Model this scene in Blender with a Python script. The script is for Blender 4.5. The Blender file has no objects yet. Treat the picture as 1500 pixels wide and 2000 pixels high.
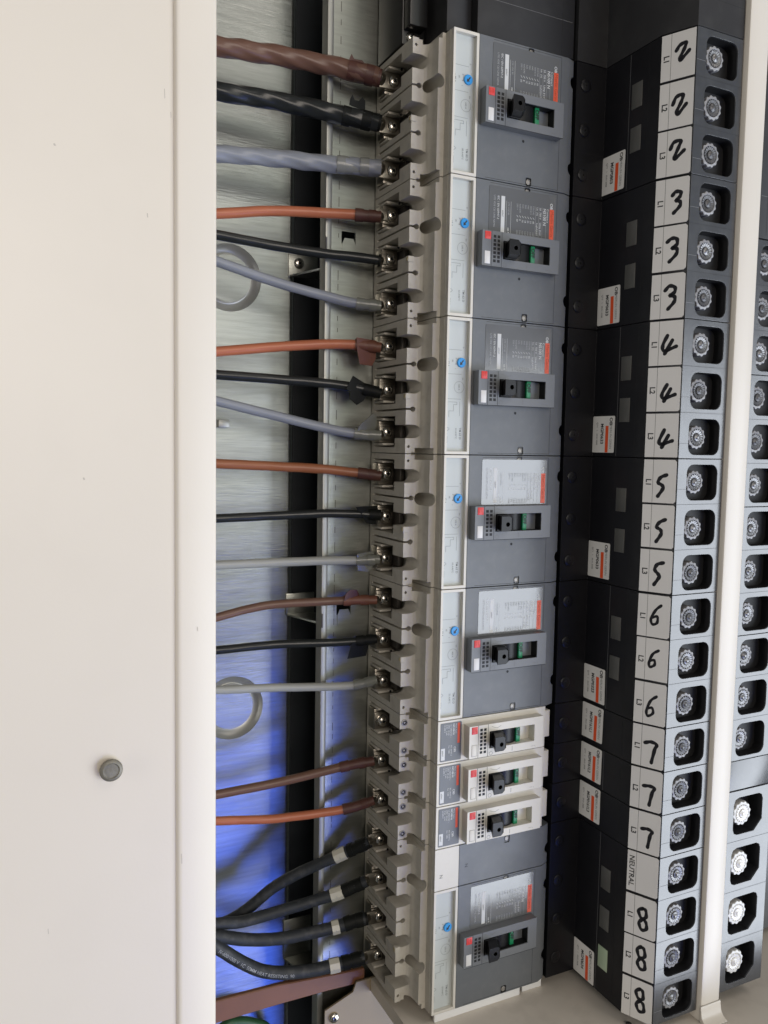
import bpy, bmesh, math, random
from mathutils import Vector, Matrix
from mathutils.geometry import tessellate_polygon
random.seed(7)
S = 0.001                                   # the scene is written in millimetres
SC = bpy.context.scene
COL = SC.collection

# ------------------------------------------------------------------ camera, world, lights, exposure
CAM = (-317.94, -549.21, -309.44); YAW, PITCH, ROLL, FPX = 0.45298, 0.079697, -0.017188, 1607.85
fw = Vector((math.sin(YAW)*math.cos(PITCH), math.cos(YAW)*math.cos(PITCH), -math.sin(PITCH)))
rt = fw.cross(Vector((0, 0, 1))).normalized(); dn = fw.cross(rt)
r2 = math.cos(ROLL)*rt + math.sin(ROLL)*dn; d2 = -math.sin(ROLL)*rt + math.cos(ROLL)*dn
cd = bpy.data.cameras.new('camera'); cam = bpy.data.objects.new('camera', cd); COL.objects.link(cam)
m = Matrix((r2, -d2, -fw)).transposed().to_4x4(); m.translation = Vector(CAM)*S
cam.matrix_world = m
cd.sensor_fit = 'HORIZONTAL'; cd.sensor_width = 36; cd.lens = 36*FPX/1500
cd.clip_start = 0.01; cd.clip_end = 50
SC.camera = cam

W = bpy.data.worlds.new('World'); SC.world = W; W.use_nodes = True
W.node_tree.nodes['Background'].inputs[0].default_value = (0.80, 0.86, 0.84, 1)
W.node_tree.nodes['Background'].inputs[1].default_value = 0.075

def area(name, loc, target, sx, sy, power, col, spread=180):
    l = bpy.data.lights.new(name, 'AREA'); l.shape = 'RECTANGLE'; l.size = sx; l.size_y = sy
    l.energy = power; l.color = col; l.spread = math.radians(spread)
    o = bpy.data.objects.new(name, l); COL.objects.link(o); o.location = loc
    o.rotation_euler = (Vector(target)-Vector(loc)).to_track_quat('-Z', 'Y').to_euler()
    return o
area('doorway_daylight', (3.3, -3.2, -2.3), (0.1, 0, -2.0), 3.3, 5.0, 300, (0.86, 0.92, 1.0))
area('front_fill', (-0.5, -2.8, 0.25), (0.05, 0, -0.40), 1.1, 1.3, 26, (1.0, 0.90, 0.80))  # unseen frontal lamp added to brighten the recessed case fronts
area('ceiling_light', (1.0, -1.5, 1.9), (0.1, 0, -0.5), 1.2, 1.2, 15, (1.0, 0.92, 0.84))
area('side_window', (-3.0, -0.64, -0.35), (0.15, -0.07, -0.38), 0.3, 2.0, 20, (1.0, 0.97, 0.93))  # unseen lamp added to brighten the labels; the cover keeps it off the terminals
area('sheet_reflection_fill', (0.85, -3.3, 0.35), (-0.1, 0.13, -0.3), 1.1, 2.3, 1.2, (0.95, 1.0, 0.90), 70)  # unseen lamp added for the pale green reflection in the galvanised sheet
area('blue_reflection_fill', (0.95, -3.2, -2.6), (-0.1, 0.13, -0.68), 1.1, 1.3, 0.85, (0.05, 0.14, 0.95), 32)  # unseen blue lamp added for the blue reflection low on the back sheet

SC.view_settings.view_transform = 'Standard'; SC.view_settings.look = 'None'
SC.view_settings.gamma = 1; SC.view_settings.use_curve_mapping = False; SC.view_settings.exposure = 0.0
SC.render.engine = 'CYCLES'; SC.cycles.max_bounces = 8; SC.cycles.use_denoising = True

# ------------------------------------------------------------------ materials
MATS = {}
def mat(name, col, rough=0.5, metal=0.0, var=0.06, scale=60, bump=0.02, bscale=900, bevel=0.0, coat=0.0,
        dust=0.0, dcol=(0.35, 0.31, 0.26), stretch=(1, 1, 1), emit=0.0, rvar=0.0, spec=0.5, trans=0.0):
    if name in MATS: return MATS[name]
    M = bpy.data.materials.new(name); M.use_nodes = True; nt = M.node_tree; N = nt.nodes; L = nt.links
    b = N['Principled BSDF']
    b.inputs['Roughness'].default_value = rough; b.inputs['Metallic'].default_value = metal
    b.inputs['Specular IOR Level'].default_value = spec
    b.inputs['Coat Weight'].default_value = coat; b.inputs['Coat Roughness'].default_value = 0.075
    b.inputs['Transmission Weight'].default_value = trans
    tc = N.new('ShaderNodeTexCoord'); mp = N.new('ShaderNodeMapping'); mp.inputs['Scale'].default_value = stretch
    L.new(tc.outputs['Object'], mp.inputs['Vector'])
    def noise(s, det=4):
        n = N.new('ShaderNodeTexNoise'); n.inputs['Scale'].default_value = s; n.inputs['Detail'].default_value = det
        L.new(mp.outputs[0], n.inputs['Vector']); return n
    out = None
    n1 = noise(scale)
    mx = N.new('ShaderNodeMix'); mx.data_type = 'RGBA'
    mx.inputs[6].default_value = (*[c*(1-var) for c in col], 1); mx.inputs[7].default_value = (*[min(1, c*(1+var)) for c in col], 1)
    L.new(n1.outputs['Fac'], mx.inputs[0]); out = mx.outputs[2]
    if dust > 0:
        n2 = noise(scale*2.3, 8)
        rp = N.new('ShaderNodeMapRange'); rp.inputs[1].default_value = 0.5; rp.inputs[2].default_value = 0.75
        rp.inputs[3].default_value = 0; rp.inputs[4].default_value = dust
        L.new(n2.outputs['Fac'], rp.inputs[0])
        m2 = N.new('ShaderNodeMix'); m2.data_type = 'RGBA'; m2.inputs[7].default_value = (*dcol, 1)
        L.new(out, m2.inputs[6]); L.new(rp.outputs[0], m2.inputs[0]); out = m2.outputs[2]
    L.new(out, b.inputs['Base Color'])
    if rvar > 0:
        n4 = noise(scale*1.7, 6); r4 = N.new('ShaderNodeMapRange')
        r4.inputs[3].default_value = max(0.02, rough-rvar); r4.inputs[4].default_value = rough+rvar
        L.new(n4.outputs['Fac'], r4.inputs[0]); L.new(r4.outputs[0], b.inputs['Roughness'])
    nrm = None
    if bevel > 0:
        bv = N.new('ShaderNodeBevel'); bv.samples = 4; bv.inputs['Radius'].default_value = bevel*S; nrm = bv.outputs[0]
    if bump > 0:
        n3 = noise(bscale, 3); bp = N.new('ShaderNodeBump'); bp.inputs['Strength'].default_value = bump
        bp.inputs['Distance'].default_value = 0.0006
        L.new(n3.outputs['Fac'], bp.inputs['Height'])
        if nrm is not None: L.new(nrm, bp.inputs['Normal'])
        nrm = bp.outputs[0]
    if nrm is not None: L.new(nrm, b.inputs['Normal'])
    if emit > 0:
        L.new(out, b.inputs['Emission Color']); b.inputs['Emission Strength'].default_value = emit
    MATS[name] = M
    return M

mat('beige_case', (0.60, 0.565, 0.495), 0.5, var=0.05, bump=0.03, bevel=0.5, dust=0.25, dcol=(0.28, 0.24, 0.19))
mat('beige_front', (0.66, 0.63, 0.565), 0.45, var=0.04, bump=0.02, bevel=0.5, dust=0.08)
mat('grey_label', (0.50, 0.53, 0.52), 0.5, var=0.03, bump=0.0)
mat('cover_grey', (0.137, 0.147, 0.158), 0.42, var=0.08, bump=0.10, bscale=1800, bevel=0.5, dust=0.3, dcol=(0.20, 0.20, 0.20), spec=0.45, rvar=0.07)
mat('escutcheon_grey', (0.16, 0.168, 0.18), 0.42, var=0.05, bump=0.06, bscale=1800, bevel=0.4, spec=0.45)
mat('plate_film', (0.145, 0.150, 0.155), 0.13, var=0.04, bump=0.02, bscale=220, rvar=0.05, spec=1.0)
mat('print_white', (0.62, 0.63, 0.63), 0.5, bump=0)
mat('print_dim', (0.36, 0.37, 0.38), 0.5, bump=0)
mat('print_grey', (0.16, 0.17, 0.17), 0.5, bump=0)
mat('print_black', (0.02, 0.02, 0.022), 0.5, bump=0)
mat('print_orange', (0.80, 0.115, 0.055), 0.35, bump=0)
mat('print_rust', (0.46, 0.07, 0.03), 0.5, bump=0)
mat('sticker_orange', (0.72, 0.085, 0.02), 0.5, bump=0)
mat('button_red', (0.72, 0.05, 0.05), 0.4, var=0.08, bevel=0.3)
mat('flag_green', (0.006, 0.22, 0.085), 0.4, bump=0)
mat('flag_print', (0.0, 0.012, 0.006), 0.5, bump=0)
mat('dial_blue', (0.025, 0.30, 0.72), 0.4, bevel=0.3, bump=0)
mat('black_plastic', (0.010, 0.010, 0.011), 0.32, var=0.2, bump=0.03, bevel=0.4)
mat('toggle_black', (0.008, 0.008, 0.009), 0.36, var=0.2, bump=0.02, bevel=0.5, spec=0.3)
mat('barrel_grey', (0.10, 0.10, 0.11), 0.35, bump=0.02)
mat('cavity_black', (0.004, 0.004, 0.005), 0.6, bump=0)
mat('chassis_black', (0.007, 0.007, 0.009), 0.36, var=0.25, scale=30, bump=0.05, bevel=0.4, dust=0.10, dcol=(0.03, 0.03, 0.03), spec=0.3)
mat('front_black', (0.052, 0.055, 0.061), 0.25, spec=1.0, var=0.12, scale=45, bump=0.05, bscale=1500, bevel=0.4, dust=0.18, dcol=(0.12, 0.125, 0.13), rvar=0.05)
mat('blank_black', (0.022, 0.022, 0.024), 0.5, var=0.2, scale=25, bump=0.05, bevel=0.4, dust=0.3, dcol=(0.05, 0.05, 0.05), spec=0.35)
mat('seam_dark', (0.006, 0.006, 0.007), 0.7, bump=0)
mat('seam_light', (0.15, 0.15, 0.155), 0.6, bump=0)
mat('paper', (0.67, 0.66, 0.645), 0.45, var=0.05, scale=25, bump=0.10, bscale=90, bevel=0.15)
mat('sticker_paper', (0.66, 0.645, 0.62), 0.5, var=0.03, bump=0.04, bscale=100)
mat('marker_ink', (0.010, 0.010, 0.014), 0.65, bump=0, spec=0.25)
mat('window_tab', (0.085, 0.085, 0.08), 0.35, var=0.2, bump=0.05)
mat('window_tab_green', (0.34, 0.42, 0.30), 0.35, var=0.2, bump=0.05)
mat('screw_steel', (0.66, 0.62, 0.56), 0.20, metal=1, var=0.15, scale=300, bump=0.05, bevel=0.3)
mat('dull_steel', (0.36, 0.34, 0.31), 0.5, metal=0.7, var=0.15, scale=300, bump=0.05, bevel=0.3)
mat('clamp_metal', (0.30, 0.275, 0.235), 0.33, metal=1, var=0.25, scale=150, bump=0.10, bscale=500, bevel=0.5)
mat('dark_metal', (0.11, 0.10, 0.09), 0.45, metal=0.6, var=0.2, bump=0.05)
mat('ring_plastic', (0.27, 0.27, 0.28), 0.36, metal=0.0, var=0.10, scale=200, bump=0.05, bevel=0.3)
mat('ring_bright', (0.74, 0.74, 0.72), 0.40, var=0.10, scale=200, bump=0.05, bevel=0.3)
mat('head_dark', (0.20, 0.20, 0.205), 0.34, metal=0.7, var=0.5, scale=260, bump=0.35, bscale=350)
mat('head_dull', (0.11, 0.11, 0.115), 0.42, metal=0.5, var=0.5, scale=300, bump=0.4, bscale=420)
mat('head_bright', (0.78, 0.77, 0.74), 0.40, metal=0.1, var=0.25, scale=260, bump=0.6, bscale=350)
mat('galvanised', (0.42, 0.43, 0.415), 0.31, metal=1, var=0.26, scale=190, bump=0.26, bscale=420, stretch=(0.16, 1, 2.2), rvar=0.07)
mat('galvanised_rail', (0.38, 0.39, 0.36), 0.36, metal=1, var=0.20, scale=200, bump=0.18, bscale=450, stretch=(0.22, 1, 2.0), rvar=0.08)
mat('knockout_zinc', (0.55, 0.55, 0.52), 0.42, metal=0.75, var=0.1, bump=0.05)
mat('cavity_shade', (0.022, 0.027, 0.034), 0.5, var=0.2)
mat('zinc_edge', (0.42, 0.42, 0.39), 0.45, metal=0.8, var=0.1, bump=0.05)
mat('beige_paint', (0.69, 0.63, 0.54), 0.38, var=0.025, scale=8, bump=0.06, bscale=420, bevel=0.9, dust=0.10, dcol=(0.55, 0.50, 0.43), rvar=0.06)
mat('scuff', (0.47, 0.42, 0.36), 0.6, bump=0)
mat('pan_paint', (0.68, 0.625, 0.55), 0.42, var=0.05, scale=20, bump=0.05, bscale=500, bevel=0.6, dust=0.25, dcol=(0.30, 0.26, 0.22))
mat('plate_paint', (0.27, 0.215, 0.14), 0.45, var=0.05, scale=20, bump=0.05, bscale=500, bevel=0.6)
mat('trim_paint', (0.66, 0.615, 0.545), 0.35, var=0.03, scale=20, bump=0.03, bscale=500, bevel=0.9)
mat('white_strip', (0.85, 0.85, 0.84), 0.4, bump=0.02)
mat('bolt_brass', (0.20, 0.185, 0.15), 0.55, metal=0.5, var=0.35, scale=220, bump=0.25, bscale=500, bevel=0.4)
mat('sheath_brown', (0.150, 0.076, 0.052), 0.36, var=0.12, scale=50, bump=0.05, bscale=500, dust=0.15, dcol=(0.20, 0.12, 0.10))
mat('sheath_black', (0.017, 0.019, 0.019), 0.30, var=0.25, scale=50, bump=0.05, bscale=500, dust=0.10, dcol=(0.06, 0.065, 0.06))
mat('sheath_grey', (0.25, 0.265, 0.30), 0.36, var=0.06, scale=40, bump=0.04, bscale=500)
mat('sheath_pale', (0.36, 0.365, 0.345), 0.40, var=0.06, scale=40, bump=0.04, bscale=500)
mat('sheath_orange', (0.46, 0.145, 0.070), 0.36, var=0.10, scale=50, bump=0.04, bscale=500)
mat('sheath_rust', (0.30, 0.105, 0.045), 0.38, var=0.10, scale=50, bump=0.04, bscale=500)
mat('sheath_umber', (0.155, 0.082, 0.056), 0.38, var=0.10, scale=50, bump=0.04, bscale=500)
mat('sheath_rubber', (0.024, 0.028, 0.033), 0.55, var=0.3, scale=70, bump=0.10, bscale=500, dust=0.45, dcol=(0.11, 0.11, 0.11))
mat('tape_brown', (0.095, 0.036, 0.026), 0.48, var=0.2, scale=70, bump=0.2, bscale=250)
mat('tape_red', (0.175, 0.066, 0.040), 0.48, var=0.2, scale=70, bump=0.2, bscale=250)
mat('tape_black', (0.010, 0.011, 0.010), 0.55, var=0.3, scale=70, bump=0.25, bscale=250, spec=0.2)
mat('tape_grey', (0.245, 0.25, 0.235), 0.25, var=0.2, scale=90, bump=0.3, bscale=220)
mat('tape_clear', (0.21, 0.215, 0.19), 0.22, var=0.2, scale=90, bump=0.4, bscale=220)
mat('marker_sleeve', (0.60, 0.58, 0.50), 0.30, var=0.08, bump=0.05)
mat('bar_brown', (0.19, 0.082, 0.040), 0.45, var=0.18, scale=30, bump=0.06, bscale=300, dust=0.15, dcol=(0.10, 0.05, 0.04))
mat('sheath_green', (0.03, 0.10, 0.04), 0.45, var=0.2)
mat('yellowed', (0.52, 0.44, 0.26), 0.45, var=0.1)

# ------------------------------------------------------------------ mesh helpers
TXT = {}
def text_geo(s, bold=0.0):
    k = (s, bold)
    if k not in TXT:
        c = bpy.data.curves.new('t', 'FONT'); c.body = s; c.size = 1.0; c.resolution_u = 3; c.offset = bold; c.fill_mode = 'FRONT'
        o = bpy.data.objects.new('t', c); COL.objects.link(o)
        dg = bpy.context.evaluated_depsgraph_get(); me = bpy.data.meshes.new_from_object(o.evaluated_get(dg))
        v = [(p.co.x, p.co.y) for p in me.vertices]; f = [tuple(q.vertices) for q in me.polygons]
        w = max([p[0] for p in v]) if v else 0
        bpy.data.objects.remove(o); bpy.data.curves.remove(c); bpy.data.meshes.remove(me)
        TXT[k] = (v, f, w)
    return TXT[k]

class MB:
    def __init__(s): s.v = []; s.f = []; s.m = []; s.mats = []
    def mi(s, name):
        if name not in s.mats: s.mats.append(name)
        return s.mats.index(name)
    def add(s, vs, fs, mt):
        b = len(s.v); i = s.mi(mt); s.v += [tuple(p) for p in vs]
        for f in fs: s.f.append(tuple(b+k for k in f)); s.m.append(i)
    def box(s, x0, x1, y0, y1, z0, z1, mt, bev=0.0):
        x0, x1 = sorted((x0, x1)); y0, y1 = sorted((y0, y1)); z0, z1 = sorted((z0, z1))
        vs = [(x, y, z) for x in (x0, x1) for y in (y0, y1) for z in (z0, z1)]
        fs = [(0, 1, 3, 2), (4, 6, 7, 5), (0, 4, 5, 1), (2, 3, 7, 6), (0, 2, 6, 4), (1, 5, 7, 3)]
        if bev:
            bm = bmesh.new(); bv = [bm.verts.new(p) for p in vs]
            for f in fs: bm.faces.new([bv[k] for k in f])
            bmesh.ops.bevel(bm, geom=bm.edges[:], offset=bev, segments=2, profile=0.5, affect='EDGES')
            bm.verts.index_update(); vs = [p.co[:] for p in bm.verts]; fs = [[p.index for p in f.verts] for f in bm.faces]; bm.free()
        s.add(vs, fs, mt)
    def prism(s, poly, axis, a, b, mt, holes=(), caps=(True, True)):
        # poly in the plane of the two other axes (order kept x,y,z), extruded along axis from a to b
        def P(q, t):
            return {'x': (t, q[0], q[1]), 'y': (q[0], t, q[1]), 'z': (q[0], q[1], t)}[axis]
        loops = [list(poly)] + [list(h) for h in holes]
        flat = [q for l in loops for q in l]; n = len(flat)
        vs = [P(q, a) for q in flat] + [P(q, b) for q in flat]
        tri = tessellate_polygon([[Vector((q[0], q[1], 0)) for q in l] for l in loops])
        fs = []
        if caps[0]: fs += [tuple(t) for t in tri]
        if caps[1]: fs += [tuple(n+k for k in t[::-1]) for t in tri]
        o = 0
        for l in loops:
            for i in range(len(l)):
                j = (i+1) % len(l); fs.append((o+i, o+j, n+o+j, n+o+i))
            o += len(l)
        s.add(vs, fs, mt)
    def lathe(s, c, prof, mt, n=24, axis='y-', wob=None):
        # profile (r, h): h measured towards the viewer (-Y) for 'y-'
        vs = []; fs = []; k = len(prof)
        for i in range(n):
            a = 2*math.pi*i/n
            for r, h in prof:
                rr = r*(wob(a, r) if wob else 1)
                u, w = rr*math.cos(a), rr*math.sin(a)
                vs.append({'y-': (c[0]+u, c[1]-h, c[2]+w), 'x-': (c[0]-h, c[1]+u, c[2]+w), 'z': (c[0]+u, c[1]+w, c[2]+h)}[axis])
        for i in range(n):
            j = (i+1) % n
            for q in range(k-1): fs.append((i*k+q, j*k+q, j*k+q+1, i*k+q+1))
        s.add(vs, fs, mt)
        if prof[-1][0] > 1e-6: s.add([vs[i*k+k-1] for i in range(n)], [tuple(range(n))], mt)
    def tube(s, pts, rad, mt, n=14, step=2.0, lobes=0, twist=0.0, amp=0.0, flat=1.0, capends=True, noise=0.0):
        P = [Vector(p) for p in pts]
        if len(P) > 2:
            Q = [P[0]*2-P[1]] + P + [P[-1]*2-P[-2]]; R = []
            for i in range(1, len(Q)-2):
                m_ = max(2, int((Q[i+1]-Q[i]).length/step))
                for k in range(m_):
                    t = k/m_
                    R.append(0.5*((2*Q[i])+(Q[i+1]-Q[i-1])*t+(2*Q[i-1]-5*Q[i]+4*Q[i+1]-Q[i+2])*t*t+(3*Q[i]-Q[i-1]-3*Q[i+1]+Q[i+2])*t**3))
            R.append(P[-1]); P = R
        else:
            m_ = max(2, int((P[1]-P[0]).length/step)); P = [P[0].lerp(P[1], k/m_) for k in range(m_+1)]
        vs = []; fs = []; L = 0; ph = random.random()*6
        for i, p in enumerate(P):
            t = (P[min(i+1, len(P)-1)]-P[max(i-1, 0)]).normalized()
            a = t.cross(Vector((0, 1, 0))).normalized(); b = t.cross(a)
            if i: L += (p-P[i-1]).length
            r = rad(i/(len(P)-1)) if callable(rad) else rad
            for k in range(n):
                th = 2*math.pi*k/n
                rr = r*(1+amp*math.cos(lobes*(th-twist*L)+ph)) if lobes else r
                if noise: rr *= 1+noise*math.sin(L*0.21+ph+2*math.sin(th+L*.05))
                vs.append(p+a*rr*math.cos(th)+b*rr*flat*math.sin(th))
        for i in range(len(P)-1):
            for k in range(n):
                j = (k+1) % n; fs.append((i*n+k, i*n+j, (i+1)*n+j, (i+1)*n+k))
        if capends: fs.append(tuple(range(n))); fs.append(tuple((len(P)-1)*n+k for k in range(n))[::-1])
        s.add(vs, fs, mt); return P
    def build(s, name, parent=None, loc=None, smooth=35):
        me = bpy.data.meshes.new(name)
        me.from_pydata([(p[0]*S, p[1]*S, p[2]*S) for p in s.v], [], s.f)
        for k in s.mats: me.materials.append(MATS[k])
        me.polygons.foreach_set('material_index', s.m)
        me.update()
        bm = bmesh.new(); bm.from_mesh(me); bmesh.ops.recalc_face_normals(bm, faces=bm.faces[:]); bm.to_mesh(me); bm.free()
        if smooth:
            me.polygons.foreach_set('use_smooth', [True]*len(me.polygons)); me.set_sharp_from_angle(angle=math.radians(smooth))
        o = bpy.data.objects.new(name, me); COL.objects.link(o)
        if parent: o.parent = parent
        if loc: o.location = Vector(loc)*S
        return o

class Decal:
    # flat print laid on a surface: u along the reading direction, v towards the top of the letters, n outwards
    def __init__(s, mb, o, U, V): s.mb = mb; s.o = Vector(o); s.U = Vector(U).normalized(); s.V = Vector(V).normalized(); s.N = s.U.cross(s.V)
    def p(s, u, v, l): return tuple(s.o+s.U*u+s.V*v+s.N*l)
    def rect(s, u0, u1, v0, v1, mt, l=0.06):
        s.mb.add([s.p(u0, v0, l), s.p(u1, v0, l), s.p(u1, v1, l), s.p(u0, v1, l)], [(0, 1, 2, 3)], mt)
    def poly(s, pts, mt, l=0.06, thick=0.0):
        n = len(pts); vs = [s.p(a, b, l) for a, b in pts]
        if not thick: s.mb.add(vs, [tuple(range(n))], mt); return
        vs += [s.p(a, b, l-thick) for a, b in pts]
        s.mb.add(vs, [tuple(range(n)), tuple(range(2*n-1, n-1, -1))]+[(i, n+i, n+(i+1) % n, (i+1) % n) for i in range(n)], mt)
    def frame(s, u0, u1, v0, v1, w, mt, l=0.06):
        s.rect(u0, u1, v0, v0+w, mt, l); s.rect(u0, u1, v1-w, v1, mt, l); s.rect(u0, u0+w, v0+w, v1-w, mt, l); s.rect(u1-w, u1, v0+w, v1-w, mt, l)
    def text(s, t, u, v, size, mt, align='l', l=0.10, bold=0.0, sx=1.0):
        vs, fs, w = text_geo(t, bold); k = size
        off = {'l': 0, 'c': -w*k*sx/2, 'r': -w*k*sx}[align]
        s.mb.add([s.p(u+off+a*k*sx, v+b*k, l) for a, b in vs], fs, mt)
    def stroke(s, pts, w, mt, l=0.10, sub=5):
        P = [Vector(q) for q in pts]
        if len(P) > 2:
            Q = [P[0]*2-P[1]]+P+[P[-1]*2-P[-2]]; R = []
            for i in range(1, len(Q)-2):
                for k in range(sub):
                    t = k/sub
                    R.append(0.5*((2*Q[i])+(Q[i+1]-Q[i-1])*t+(2*Q[i-1]-5*Q[i]+4*Q[i+1]-Q[i+2])*t*t+(3*Q[i]-Q[i-1]-3*Q[i+1]+Q[i+2])*t**3))
            P = R+[P[-1]]
        vs = []; fs = []
        for i, q in enumerate(P):
            t = (P[min(i+1, len(P)-1)]-P[max(i-1, 0)]); t.normalize(); n = Vector((-t.y, t.x))
            ww = w*(1+0.12*math.sin(i*1.3))
            vs += [s.p(q.x+n.x*ww/2, q.y+n.y*ww/2, l), s.p(q.x-n.x*ww/2, q.y-n.y*ww/2, l)]
        for i in range(len(P)-1): fs.append((2*i, 2*i+1, 2*i+3, 2*i+2))
        s.mb.add(vs, fs, mt)
        for q in (P[0], P[-1]):
            s.mb.add([s.p(q.x+w/2*math.cos(a*math.pi/5), q.y+w/2*math.sin(a*math.pi/5), l+0.01) for a in range(10)], [tuple(range(10))], mt)
    def circle(s, u, v, r, w, mt, l=0.08, n=24):
        vs = []; fs = []
        for i in range(n):
            a = 2*math.pi*i/n
            vs += [s.p(u+(r-w/2)*math.cos(a), v+(r-w/2)*math.sin(a), l), s.p(u+(r+w/2)*math.cos(a), v+(r+w/2)*math.sin(a), l)]
        for i in range(n): j = (i+1) % n; fs.append((2*i, 2*i+1, 2*j+1, 2*j))
        s.mb.add(vs, fs, mt)
def front(mb, x0, y, ztop): return Decal(mb, (x0, y, ztop), (0, 0, -1), (1, 0, 0))

def thing(name, label, cat, loc, group=None):
    o = bpy.data.objects.new(name, None); COL.objects.link(o); o.location = Vector(loc)*S; o.empty_display_size = 0.01
    o['label'] = label; o['category'] = cat
    if group: o['group'] = group
    return o
def tag(o, label, cat, group=None):
    o['label'] = label; o['category'] = cat
    if group: o['group'] = group
    return o
def rrect(x0, x1, z0, z1, r, n=5):
    out = []
    for cx, cz, a0 in ((x1-r, z1-r, 0), (x0+r, z1-r, 90), (x0+r, z0+r, 180), (x1-r, z0+r, 270)):
        for i in range(n+1):
            a = math.radians(a0+90*i/n); out.append((cx+r*math.cos(a), cz+r*math.sin(a)))
    return out
def boolean(mb, cutters, name, parent):
    base = mb.build(name, None)
    mo = []
    for cm in cutters:
        c = cm.build('cutter', None)
        md = base.modifiers.new('b', 'BOOLEAN'); md.operation = 'DIFFERENCE'; md.solver = 'EXACT'; md.use_self = True; md.object = c; mo.append(c)
    bpy.context.view_layer.update()
    dg = bpy.context.evaluated_depsgraph_get()
    me = bpy.data.meshes.new_from_object(base.evaluated_get(dg)); base.modifiers.clear(); base.data = me; me.name = name
    for c in mo: bpy.data.objects.remove(c)
    while len(me.materials) > 1: me.materials.pop()
    me.polygons.foreach_set('material_index', [0]*len(me.polygons))
    me.polygons.foreach_set('use_smooth', [True]*len(me.polygons)); me.set_sharp_from_angle(angle=math.radians(35))
    base.parent = parent
    return base
def pan_screw(mb, c, r, h, mt='screw_steel', ang=0.4, slot='seam_dark', washer=0.0):
    if washer: mb.lathe(c, [(0, 0), (washer, 0), (washer, 0.9), (r*0.9, 1.0), (0, 1.0)], mt, 24); c = (c[0], c[1]-1.0, c[2])
    mb.lathe(c, [(r, 0), (r, h*0.35), (r*0.9, h*0.65), (r*0.66, h*0.88), (r*0.35, h*0.98), (0, h)], mt, 24)
    for k in range(2):
        a = ang+k*math.pi/2; ca, sa = math.cos(a), math.sin(a); w = r*0.13; l = r*0.52; y = c[1]-h-0.03; y2 = c[1]-h*0.86
        q = [(l, w, y2), (-l, w, y2), (-l, -w, y2), (l, -w, y2), (l*.55, w, y), (-l*.55, w, y), (-l*.55, -w, y), (l*.55, -w, y)]
        mb.add([(c[0]+a_*ca-b_*sa, yy, c[2]+a_*sa+b_*ca) for a_, b_, yy in q],
               [(4, 5, 6, 7), (0, 1, 5, 4), (2, 3, 7, 6), (1, 2, 6, 5), (3, 0, 4, 7)], slot)

# ------------------------------------------------------------------ setting
# galvanised back sheet with two dimpled knockouts
BY = 140.0
mb = MB()
KN = [(-130.5, -171.0), (-126.9, -539.7)]
hole = lambda c, r, n=40: [(c[0]+r*math.cos(2*math.pi*i/n), c[1]+r*math.sin(2*math.pi*i/n)) for i in range(n)]
mb.prism([(-420, 330), (-77, 330), (-77, -1050), (-420, -1050)], 'y', BY, BY+1.5, 'galvanised', holes=[hole(c, 28) for c in KN])
bend = [(math.sin(math.radians(a)), 1-math.cos(math.radians(a))) for a in range(0, 91, 10)]
mb.prism([(-77+5.5*u, BY+5.5*w) for u, w in bend]+[(-71.5, BY+30), (-73, BY+30)]+[(-77+4*u, BY+1.5+4*w) for u, w in bend[::-1]], 'z', 330, -1050, 'galvanised')
mb.box(-110, 60, BY+30.2, BY+32, 330, -1050, 'cavity_shade')  # backing sheet added; its near-black colour stands for shade in the gap
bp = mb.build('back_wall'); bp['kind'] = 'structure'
for c in KN:
    mb = MB(); mb.lathe((c[0], BY, c[1]), [(28.0, 0.0), (27.3, -1.2), (24.5, -5.0), (21.0, -6.6), (20.2, -6.4), (20.2, -4.2), (19.6, -3.6)], 'knockout_zinc', 48)
    mb.build('knockout_dimple', bp)
    mb = MB(); mb.prism(hole(c, 19.5, 48), 'y', BY+2.6, BY+3.4, 'galvanised'); mb.build('knockout_disc', bp)
# the bottom pan
mb = MB()
mb.box(-19, 700, -135, 75, -790, -778, 'pan_paint')
mb.prism([(-62.5, -1000), (-62.5, -796), (-36, -786), (-33, -777.9), (700, -777.9), (700, -1000)], 'y', 75.2, 77, 'plate_paint')
pan = mb.build('floor'); pan['kind'] = 'structure'

# ------------------------------------------------------------------ mounting rail behind the breakers
rail = thing('mounting_rail', 'galvanised upright rail carrying all the breakers, with square punched slots in its face', 'mounting rail', (-40, 92, -800))
rel = lambda x, y, z: (x+40, y-92, z+800)
def R_(mb): mb.v = [(x+40, y-92, z+800) for x, y, z in mb.v]; return mb
mb = MB()
sq = [rrect(-49.5, -36.8, -144, -133.5, 0.8, 2), rrect(-49.8, -36.6, -454, -441.5, 0.8, 2)]
mb.prism([(-58.5, 300), (10, 300), (10, -1000), (-58.5, -1000)], 'y', 91, 93, 'galvanised_rail', holes=sq)
z = 290
while z > -760:                                   # punched dashes of the bend line
    mb.box(-52.4, -51.9, 90.9, 91.5, z, z-random.uniform(3, 9), 'dark_metal'); z -= random.uniform(9, 16)
R_(mb).build('face_plate', rail)
mb = MB(); mb.prism([(-58.5, 91), (-59.5, 88.4), (-62, 87.4), (-64.6, 88.0), (-65.2, 90), (-65.2, 99), (-63.8, 99), (-63.8, 91.0), (-62.6, 89.4), (-60.6, 90.4), (-59.4, 93), (-58.5, 93)], 'z', 300, -1000, 'zinc_edge')
R_(mb).build('edge_lip', rail)
for z0, tabz in ((-144, -152), (-454, -463)):
    mb = MB(); mb.prism([(-49, tabz), (-37.2, tabz), (-37.2, z0+0.5), (-39, z0+5), (-47, z0+5), (-49, z0+0.5)], 'y', 90.3, 91.0, 'galvanised_rail'); R_(mb).build('slot_tab', rail)
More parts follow.
